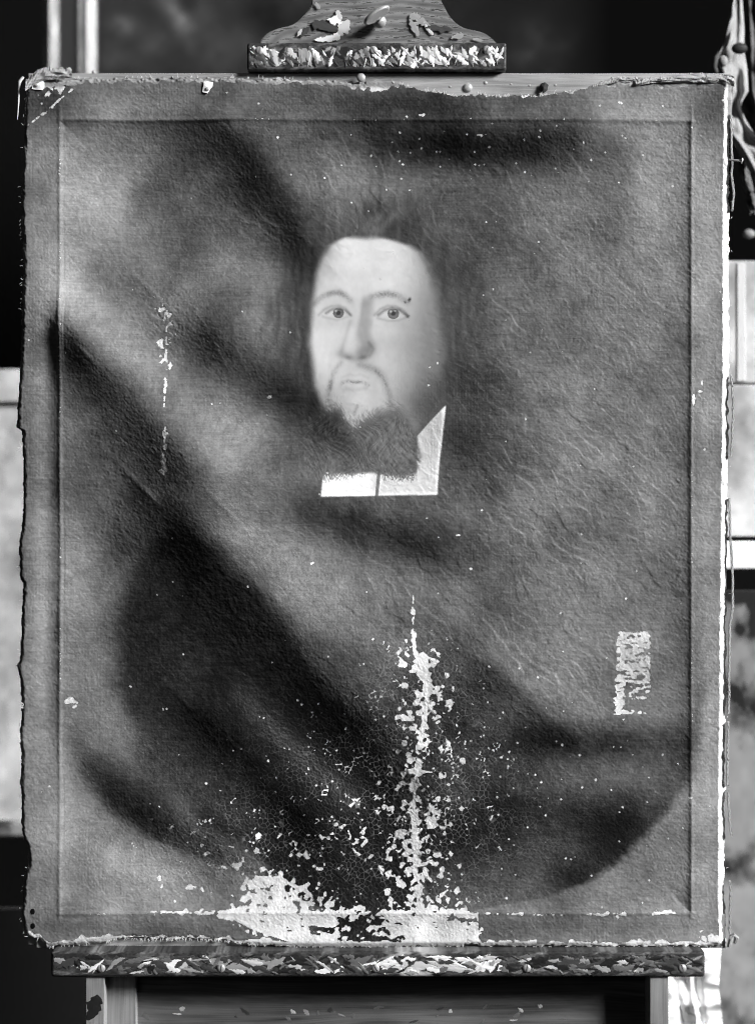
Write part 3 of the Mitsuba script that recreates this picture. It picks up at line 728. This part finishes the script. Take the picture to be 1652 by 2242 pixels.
# loose strips of tacking edge down the right side
def strip(pts, depth=.010, thick=.0010, Y0=.004, seed=0):
    r = np.random.default_rng(seed); pts = np.array(pts, float)
    t = np.linspace(0, 1, 60); s = np.linspace(0, 1, len(pts))
    px, py = np.interp(t, s, pts[:, 0]) - 4.5 + gaussian_filter(r.standard_normal(60), 2) * 1.2, np.interp(t, s, pts[:, 1])
    V, Fc = [], []
    for i in range(60):
        a = at(px[i], py[i], Y0); jag = r.random() * .0008
        q = [a + [-thick, 0 - jag, 0], a + [thick, 0 - jag, 0], a + [thick + .001, depth, 0], a + [-thick + .001, depth, 0]]
        V += q
    for i in range(59):
        for j in range(4):
            k_ = (j + 1) % 4; o = i * 4
            Fc += [[o + j, o + k_, o + 4 + k_], [o + j, o + 4 + k_, o + 4 + j]]
    Fc += [[0, 2, 1], [0, 3, 2], [236, 237, 238], [236, 238, 239]]
    return trimesh.Trimesh(np.array(V), Fc, process=False)


for i, pts in enumerate([[(1603, 250), (1607, 350), (1605, 380), (1609, 420), (1607, 460)], [(1604, 820), (1609, 880), (1608, 930), (1604, 1000)], [(1600, 1090), (1602, 1170), (1607, 1250), (1608, 1330), (1602, 1360)],
                         [(1602, 1360), (1600, 1450), (1599, 1560)], [(1598, 1580), (1597, 1650), (1596, 1720)], [(1597, 1730), (1601, 1790), (1604, 1830)], [(1601, 1930), (1603, 1960), (1601, 2000), (1602, 2050)]]):
    obj('loose_edge_strip', strip(pts, seed=i), 'rag_mat', painting, False)
loop = tube([at(1594, 2072, .004), at(1598, 2054, .002), at(1605, 2046, .002), at(1611, 2052, .003), at(1607, 2064, .006)], [.0022, .0026, .0026, .0026, .002], 8)
obj('loose_edge_strip', loop, 'rag_mat', painting, 30, 'curled end of linen at the lower right corner')
# ragged linen bunched at the upper left corner and along the upper right edge
def rag(x0, x1, ytop, ybot, Y, seed, bulge=5):
    r = np.random.default_rng(seed); nx, ny = int((x1 - x0) / 1.6), 24
    a, b = np.meshgrid(np.linspace(0, 1, nx), np.linspace(0, 1, ny))
    n1, n2 = gaussian_filter(r.standard_normal(a.shape), (2, 3)), r.standard_normal(a.shape)
    n1 /= n1.std()
    px = x0 + a * (x1 - x0) + n2 * .3
    tp = np.interp(a, np.linspace(0, 1, len(ytop)), ytop) + r.standard_normal(nx)[None] * 1.6 * (1 - b); bt = np.interp(a, np.linspace(0, 1, len(ybot)), ybot)
    py = tp + (bt - tp) * b
    d = -(np.sin(b * np.pi) * bulge + n1 * 1.1 + n2 * .35) * U + Y
    V = np.stack([at(p, q, dd) for p, q, dd in zip(px.ravel(), py.ravel(), d.ravel())])
    ids = np.arange(nx * ny).reshape(ny, nx); A, B, C, D = ids[:-1, :-1].ravel(), ids[:-1, 1:].ravel(), ids[1:, 1:].ravel(), ids[1:, :-1].ravel()
    return trimesh.Trimesh(V, np.vstack([np.stack([A, D, C], 1), np.stack([A, C, B], 1)]), process=False)


obj('turned_corner', rag(56, 158, [178, 158, 147, 148, 148, 150], [200, 184, 176, 174, 172, 170], -.003, 3), 'rag_mat', painting, True, 'ragged bare linen bunched over the upper left corner')
obj('turned_corner', rag(1390, 1606, [176, 170, 172, 163, 160, 161, 162, 166], [190, 182, 181, 181, 180, 180, 180, 190], -.002, 4, 4), 'rag_mat', painting, True, 'bare linen folded over the upper right corner')
obj('turned_corner', rag(1310, 1400, [180, 172, 166, 170, 168], [190, 184, 180, 180, 180], .001, 5, 3), 'rag_mat', painting, True)
obj('hanging_thread', tube([at(52, 168, 0), at(44, 178, 0), at(42, 200, .001), at(41, 235, .002), at(39, 262, .002)], [.0016, .0022, .0014, .0008, .0004], 6), 'thread_mat', painting, True)
ths = []
r_ = np.random.default_rng(17)


def thread(px, py, ang, ln, Y):
    p0 = np.array([px, py]); d = np.array([math.cos(ang), math.sin(ang)]); c = r_.normal(0, .35)
    pts = []
    for t in np.linspace(0, 1, 4):
        q = p0 + d * ln * t + np.array([-d[1], d[0]]) * c * ln * t * t
        pts.append(at(q[0], q[1], Y - .0004 * t))
    ths.append(tube(pts, [.00045, .0004, .0003, .00018], 4))


for _ in range(420):
    s = r_.random()
    if s < .34:
        x = r_.choice([r_.uniform(60, 700), r_.uniform(860, 1340), r_.uniform(860, 1340), r_.uniform(1340, 1600)]); y = npw(x, TOP); thread(x, y + 1, -math.pi / 2 + r_.normal(0, .5), r_.uniform(3, 9), -hgt(x, y + 2))
    elif s < .72:
        x = r_.choice([r_.uniform(60, 560), r_.uniform(230, 560), r_.uniform(560, 1590)]); y = npw(x, BOT); thread(x, y - 1, math.pi / 2 + r_.normal(0, .4), r_.uniform(3, 8), -hgt(x, y - 2))
    elif s < .90:
        y = r_.uniform(180, 2050); x = npw(y, LEFT); thread(x + 1, y, math.pi + r_.normal(0, .7), r_.uniform(2, 7), -hgt(x + 2, y))
    else:
        y = r_.uniform(180, 2060); x = npw(y, RIGHT); thread(x - 1, y, r_.normal(0, .7), r_.uniform(2, 6), -hgt(x - 4, y))
for px, py in ((40, 985), (44, 1545), (38, 1622), (40, 1668)):
    for _ in range(6): thread(px + 8, py + r_.normal(0, 4), math.pi + r_.normal(0, .6), r_.uniform(5, 16), .001)
obj('frayed_threads', trimesh.util.concatenate(ths), 'thread_mat', painting, True, kind='stuff')

# ------------------------------------------------------------------ the easel
easel = thing('easel', 'wooden painting easel with paint-daubed tray below and clamp above the portrait', 'easel')
TF, CF = -.022, -.004                                       # front planes of the tray and the clamp
tray = obj('tray', pxbox(112, 1542, 2082, 2139, TF, .035, .0035), 'smear_mat', easel, 30, 'long ledge crusted with palette scrapings')
clamp = obj('clamp', pxbox(541, 1108, 93, 154, CF, .022, .003), 'smear_mat', easel, 30, 'thick clamp bar crusted with light and dark paint')
# the shaped oak board above the clamp
prof_l = [(683, -40), (683, 0), (680, 15), (668, 30), (650, 48), (635, 56), (609, 61), (587, 70), (576, 80), (566, 95), (566, 166)]
prof_r = [(1103, 166), (1103, 110), (1088, 95), (1073, 80), (1058, 70.5), (1040, 66), (1014, 61), (995, 48), (980, 30), (971, 11), (964, 0), (964, -40)]


def smooth_pts(pts, n=3):
    p = np.array(pts, float)
    for _ in range(n):
        q = [p[0]]
        for a, b in zip(p, p[1:]): q += [a * .75 + b * .25, a * .25 + b * .75]
        p = np.array(q + [p[-1]])
    return p


outl = np.vstack([smooth_pts(prof_l), smooth_pts(prof_r)])
BF = .008
P = Polygon([(at(a, b, BF)[0], at(a, b, BF)[2]) for a, b in outl]).buffer(0)
m = trimesh.creation.extrude_polygon(P.buffer(-.0012), .0152)          # front leaf, its edge eased back
m2 = trimesh.creation.extrude_polygon(P, .0140)


def xzy(m, Y):
    m = m.copy(); v = m.vertices.copy()
    m.vertices = np.stack([v[:, 0], Y + .016 - v[:, 2], v[:, 1]], 1); m.invert(); return m


board = obj('shaped_board', trimesh.util.concatenate([xzy(m, BF), xzy(m2, BF)]), 'oak_mat', easel, 20, 'ogee-edged oak board daubed with a few strokes')


def screw(px, py, Y, r=.0045, parent=None, ang=70):
    h_ = trimesh.creation.icosphere(subdivisions=3, radius=r); h_.vertices *= [1, .5, 1]; h_.vertices[:, 1] = np.minimum(h_.vertices[:, 1], .0004)
    import manifold3d as mf
    a = mf.Manifold(mf.Mesh(np.array(h_.vertices, np.float32), np.array(h_.faces, np.uint32)))
    slot = mf.Manifold.cube([r * .28, r * 1.0, r * 3], True).rotate([0, ang - 90, 0]).translate([0, -r * .62, 0])
    a = (a - slot).translate(at(px, py, Y).tolist())
    return obj('screw', a, 'steel_mat', parent, 25)


for px, a in ((222, 80), (484, 95), (822, 60), (1152, 100), (1492, 70)): screw(px, 2119, TF - .0002, .0046, tray, a)
for px, py, a in ((568, 111, 95), (817, 110, 60), (1065, 109, 110)): screw(px, py, CF - .0002, .0046, clamp, a)
# thumbscrew: ball, neck and a flat oval wing seen tilted
def ellipsoid(c, ax, rad):
    m = trimesh.creation.icosphere(subdivisions=4); M = np.array(ax, float).T; m.vertices = (m.vertices * rad) @ M.T + c; return m


ax1 = np.array([.83, -.05, .55]); ax1 /= np.linalg.norm(ax1)
ax2 = np.cross(ax1, [.25, 1.0, .35]); ax2 /= np.linalg.norm(ax2); ax3 = np.cross(ax1, ax2)
ws = obj('thumbscrew', trimesh.util.concatenate([ellipsoid(at(830, 47, BF - .012), np.eye(3), [.0075, .008, .0072]), tube([at(832, 42, BF + .002), at(830, 44, BF - .014), at(826, 36, BF - .024)], [.0048, .0045, .004], 12)]), 'brass_mat', easel, 40)
ringm = trimesh.creation.torus(.0125, .0028, 40, 14)
R = np.array([ax1, np.cross([0, 0, 0], ax1) + np.cross(ax2, ax1) * 0 + np.array([-.2, -.93, .3]), [0, 0, 0]])
n_ = np.cross(ax1, R[1]); n_ /= np.linalg.norm(n_); b_ = np.cross(n_, ax1)
ringm.vertices = ringm.vertices @ np.stack([ax1 * 1.08, b_ * .55, n_ * .8])
disc = trimesh.creation.cylinder(.0126, .0042, sections=48); disc.vertices = disc.vertices @ np.stack([ax1 * 1.08, b_ * .55, n_])
wing = trimesh.util.concatenate([ringm, disc]); wing.apply_translation(at(824, 33, BF - .028))
obj('wing', wing, 'brass_mat', ws, 40)

# separate dabs and palette scrapings
def dab(px, py, ln, wd, ang, Y, tone, parent, seed, thick=1.0):
    r = np.random.default_rng(seed); n = 13
    t = np.linspace(0, 1, n)
    w = np.sin(np.pi * np.clip(t ** r.uniform(.6, 1.6), 0, 1)) ** r.uniform(.35, .95) * wd * (1 + r.normal(0, .12, n)); w[0] *= .2; w[-1] = wd * r.uniform(.05, .3)
    bend = float(np.clip(r.normal(0, .04), -.07, .07)) * ln
    wl, wr = w * (1 + r.normal(0, .22, n)), w * (1 + r.normal(0, .22, n))
    cx2 = (t - .5) * ln; cy2 = bend * (4 * (t - .5) ** 2 - 1) + r.normal(0, .05, n) * wd
    th = r.uniform(.10, .32) * .001 * thick
    ca, sa = math.cos(ang), math.sin(ang); V = []
    for i in range(n):
        for s, hh in ((-1, 0), (-.55, .8), (r.uniform(-.2, .2), 1.0), (.55, .7), (1, 0)):
            a, b = cx2[i], cy2[i] + s * (wl if s < 0 else wr)[i] * .5
            q = at(px + a * ca - b * sa, py + a * sa + b * ca, Y); q[1] = Y + .0003 - hh * th * (1 + .4 * r.random()) * min(1, w[i] / wd * 2 + .2) - .00025 - (.00005 if hh else 0)
            V.append(q)
    Fc = []
    for i in range(n - 1):
        for j in range(4):
            o = i * 5 + j; Fc += [[o, o + 5, o + 6], [o, o + 6, o + 1]]
    obj('paint_dab', trimesh.Trimesh(np.array(V), Fc, process=False), DAB[tone], parent, True)


rd = np.random.default_rng(5)


def fill(n, x0, x1, y0, y1, Y, parent, tone_fn, ang_fn, size, seed):
    r = np.random.default_rng(seed)
    for i in range(n):
        px, py = r.uniform(x0, x1), r.uniform(y0, y1)
        s = r.uniform(.6, 1.4) * size
        ln, wd = s * r.uniform(1.3, 4.2), s * r.uniform(.35, 1.0)
        a = ang_fn(px, r)
        ex, ey = abs(math.cos(a)) * ln * .5 + abs(math.sin(a)) * wd * .5, abs(math.sin(a)) * ln * .5 + abs(math.cos(a)) * wd * .5
        ey += .08 * ln
        px, py = min(max(px, x0 + ex), x1 - ex), min(max(py, y0 + ey), y1 - ey)
        if ey * 2 > (y1 - y0): continue
        dab(px, py, ln, wd, a, Y - i * 2e-6, tone_fn(px, py, r), parent, seed * 1000 + i)


def tray_tone(px, py, r):
    b = math.exp(-((px - 960) / 110) ** 2)
    if r.random() < b * .8: return int(r.choice([4, 5, 5]))
    return int(r.choice([0, 1, 2, 3, 4, 5], p=[.22, .28, .24, .14, .07, .05]))


def clamp_tone(px, py, r):
    b = 1 / (1 + math.exp(-(px - 880) / 40))
    if py > 140 and r.random() < .6: return 0
    if r.random() < .62 * b + .22: return int(r.choice([4, 5, 5]))
    return int(r.choice([0, 1, 2, 3]))


fill(80, 116, 1538, 2085, 2136, TF - .0001, tray, tray_tone, lambda x, r: r.choice([-.15, .12, -.3, .3]) + r.normal(0, .12), 24, 6)
fill(200, 116, 1538, 2085, 2136, TF - .0004, tray, tray_tone, lambda x, r: r.choice([-.25, .15, -.5, .6]) + r.normal(0, .25), 13, 2)
fill(80, 546, 1104, 97, 150, CF - .0001, clamp, clamp_tone, lambda x, r: r.choice([1.1, .8, 1.3, -1.1, .5]) + r.normal(0, .3), 22, 7)
fill(160, 546, 1104, 97, 150, CF - .0004, clamp, clamp_tone, lambda x, r: r.choice([1.1, .9, 1.3, -1.1]) + r.normal(0, .3), 10, 3)
for i, (px, py, ln, wd, a, tn) in enumerate([(712, 60, 62, 20, .25, 1), (732, 46, 34, 22, .2, 5), (742, 34, 26, 14, 1.2, 4), (752, 60, 40, 24, -1.0, 4), (668, 70, 30, 14, -.8, 1), (655, 72, 20, 9, -1.0, 4), (710, 85, 46, 13, -.1, 5), (730, 80, 30, 16, -.3, 5),
                                             (905, 60, 44, 16, 1.05, 3), (936, 60, 40, 10, 1.0, 4), (925, 50, 34, 14, .4, 3), (960, 62, 60, 14, .12, 1), (1000, 80, 30, 14, -.3, 3), (908, 38, 26, 16, 0, 3), (695, 12, 18, 8, 1, 3), (1045, 87, 24, 6, .2, 3)]):
    dab(px, py, ln, wd, a, BF - .0012 + 0 * i - .0001 - i * 1e-5, tn, board, 900 + i, .25)
# posts and the boards under the tray
PF = .002
post = obj('front_post', pxbox(188, 229, 2132, 2330, -.018, .03, .001), 'post_mat', easel)
obj('back_post', pxbox(229.5, 298, 2132, 2330, .004, .04, .001), 'post_mat', easel)
obj('front_post', pxbox(1421, 1462, 2132, 2330, -.018, .03, .001), 'post_mat', easel)
cross = obj('cross_board', pxbox(298.5, 1421, 2132, 2330, .020, .05, .001), 'board_mat', easel)
for i, (px, py, ln, wd, a, tn) in enumerate([(205, 2205, 60, 26, 1.9, 0), (212, 2190, 30, 14, .4, 0)]): dab(px, py, ln, wd, a, -.0182, tn, post, 950 + i)
for i in range(26):
    dab(rd.uniform(320, 1240), 2236 - abs(rd.normal(0, 24)), rd.uniform(6, 26), rd.uniform(3, 10), rd.uniform(-.9, .9), .0198, int(rd.choice([1, 2, 2, 3, 4])), cross, 970 + i, .5)

# ------------------------------------------------------------------ behind the easel
back = key_for('back_wall')
scene[back] = mikit.ply(rbox(-3, 3, 2.2, 2.3, -2, 2, .01), 'black_mat', False); labels[back] = {'kind': 'structure'}
YB = 1.1
pic = thing('framed_picture', 'dark framed picture with pale gilt mouldings standing behind the easel, upper left', 'picture')


def moulding(px0, px1, py0, py1, Y, th, mat_):
    a, b = at(px0, py1, Y), at(px1, py0, Y)
    n = 12; t = np.linspace(0, 1, n); xs = a[0] + (b[0] - a[0]) * t
    ys = Y + th * (1 - np.sin(np.pi * t) ** .6 * (.75 + .25 * np.cos(t * 11)))
    poly = Polygon(list(zip(xs, ys)) + [(b[0], Y + th + .02), (a[0], Y + th + .02)]).buffer(0)
    m = trimesh.creation.extrude_polygon(poly, b[2] - a[2]); m.apply_translation([0, 0, a[2]]); return m


obj('outer_moulding', moulding(92, 123, -400, 900, YB - .03, .02, 0), 'gilt_mat', pic, 30)
obj('frieze', pxbox(122, 170, -400, 900, YB, YB + .03, .001), 'frieze_mat', pic)
obj('inner_moulding', moulding(169, 208, -400, 880, YB - .012, .012, 0), 'gilt_mat', pic, 30)
obj('picture_panel', pxbox(207, 1720, -400, 860, YB + .012, YB + .03, .001), 'old_picture_mat', pic)
# pale board low on the left
lb = thing('panelled_board', 'pale grey panel with a top rail seen past the left edge of the portrait', 'panel')
obj('top_rail', pxbox(-260, 120, 808, 880, .85, .88, .003), 'plaster_mat', lb)
obj('sheet', pxbox(-260, 120, 884, 1800, .862, .88, .002), 'plaster_mat', lb)
obj('bottom_rail', pxbox(-260, 130, 1800, 1832, .84, .88, .006), 'mottle_mat', lb)
low = thing('leaning_picture', 'dim dark picture leaning low on the left behind the easel post', 'picture')
obj('picture_panel', pxbox(-200, 330, 1990, 2600, .50, .52, .002), 'dark_mat', low)


def cloth(outline_l, outline_r, y0, y1, Y, folds, mat_, parent, name, seed, amp=.02):
    """hanging cloth between two edges given as (y, x); folds: (x offset 0..1 at top, at bottom, width, depth)"""
    ny, nx = 120, 60
    b, a = np.meshgrid(np.linspace(0, 1, ny), np.linspace(0, 1, nx), indexing='ij')
    py = y0 + b * (y1 - y0)
    pxl, pxr = npw(py, outline_l), npw(py, outline_r)
    px = pxl + a * (pxr - pxl)
    h_ = np.zeros_like(a)
    for f0, f1, w, d in folds:
        h_ += d * np.exp(-.5 * ((a - (f0 + (f1 - f0) * b)) / w) ** 2)
    h_ += (.5 * rand_field(a.shape, 7, seed) + .3 * rand_field(a.shape, (3, 5), seed + 50)) * amp - amp * (np.abs(2 * a - 1) ** 4)
    V = np.stack([at(p, q, Y - d) for p, q, d in zip(px.ravel(), py.ravel(), h_.ravel())])
    ids = np.arange(nx * ny).reshape(ny, nx); A, B, C, D = ids[:-1, :-1].ravel(), ids[:-1, 1:].ravel(), ids[1:, 1:].ravel(), ids[1:, :-1].ravel()
    return obj(name, trimesh.Trimesh(V, np.vstack([np.stack([A, D, C], 1), np.stack([A, C, B], 1)]), process=False), mat_, parent, True)


hc = thing('hanging_cloth', 'pale crumpled cloth hanging beside the upper right corner of the portrait', 'cloth')
cloth([(-60, 1612), (0, 1604), (40, 1598), (94, 1584), (114, 1574), (135, 1568), (160, 1582), (180, 1590), (294, 1592), (335, 1616), (400, 1652)],
      [(-60, 1622), (0, 1624), (67, 1628), (107, 1627), (150, 1634), (200, 1637), (222, 1623), (236, 1620), (267, 1633), (300, 1656), (400, 1720)], -60, 400, .30,
      [(.25, .40, .22, .007), (.70, .45, .20, -.007), (.10, .9, .15, -.005)], 'cloth_mat', hc, 'drape', 5, .012)
cloth([(355, 1612), (470, 1640)], [(340, 1630), (470, 1662)], 350, 470, .34, [(.5, .5, .2, .01)], 'dark_cloth_mat', hc, 'tail', 6, .008)
obj('dark_spot', ellipsoid(at(1617, 106, .285), np.eye(3), [.010, .006, .007]), 'dark_mat', hc, True)  # dark lump set where the cloth has a dark hole
obj('toggle', ellipsoid(at(1581, 134, .27), np.eye(3), [.006, .006, .007]), 'cloth_mat', hc, True)
obj('cord', tube([at(1576, 112, .3), at(1566, 128, .29), at(1562, 145, .29), at(1568, 162, .3)], .003, 8), 'dark_cloth_mat', hc, True)
dc = thing('dark_garment', 'dark cloth hanging behind the pale one at the upper right', 'cloth')
cloth([(-80, 1622), (200, 1618), (290, 1634)], [(-80, 1720), (300, 1720)], -80, 290, .42, [(.12, .35, .05, .02), (.35, .6, .05, .02), (.7, .8, .08, .03)], 'dark_cloth_mat', dc, 'drape', 8)
cb = thing('cabinet', 'light cabinet panels behind the right edge of the portrait', 'cabinet')
obj('door', pxbox(1540, 1760, 570, 838, .45, .48, .003), 'plaster_mat', cb)
obj('stile', pxbox(1612, 1630, 575, 834, .448, .452, .001), 'thread_mat', cb)
obj('panel', pxbox(1540, 1760, 842, 1174, .44, .48, .003), 'plaster_mat', cb)
obj('shelf', pxbox(1540, 1760, 1185, 1246, .43, .48, .003), 'white_cloth_mat', cb)
obj('handle', ellipsoid(at(1638, 512, .44), np.eye(3), [.008, .006, .006]), 'cloth_mat', cb, True)
mb = thing('mottled_board', 'grey blotched board standing low behind the right edge of the portrait', 'board')
obj('board', pxbox(1440, 1780, 1292, 2400, .36, .38, .003), 'mottle_mat', mb)
ws2 = thing('white_sheet', 'bright white crumpled sheet hanging behind the right easel post', 'cloth')
cloth([(2060, 1400), (2330, 1400)], [(2060, 1578), (2160, 1572), (2330, 1590)], 2060, 2330, .30, [(.66, .80, .035, -.008), (.60, .74, .03, .006), (.35, .62, .03, -.006)], 'white_cloth_mat', ws2, 'sheet', 9, .010)
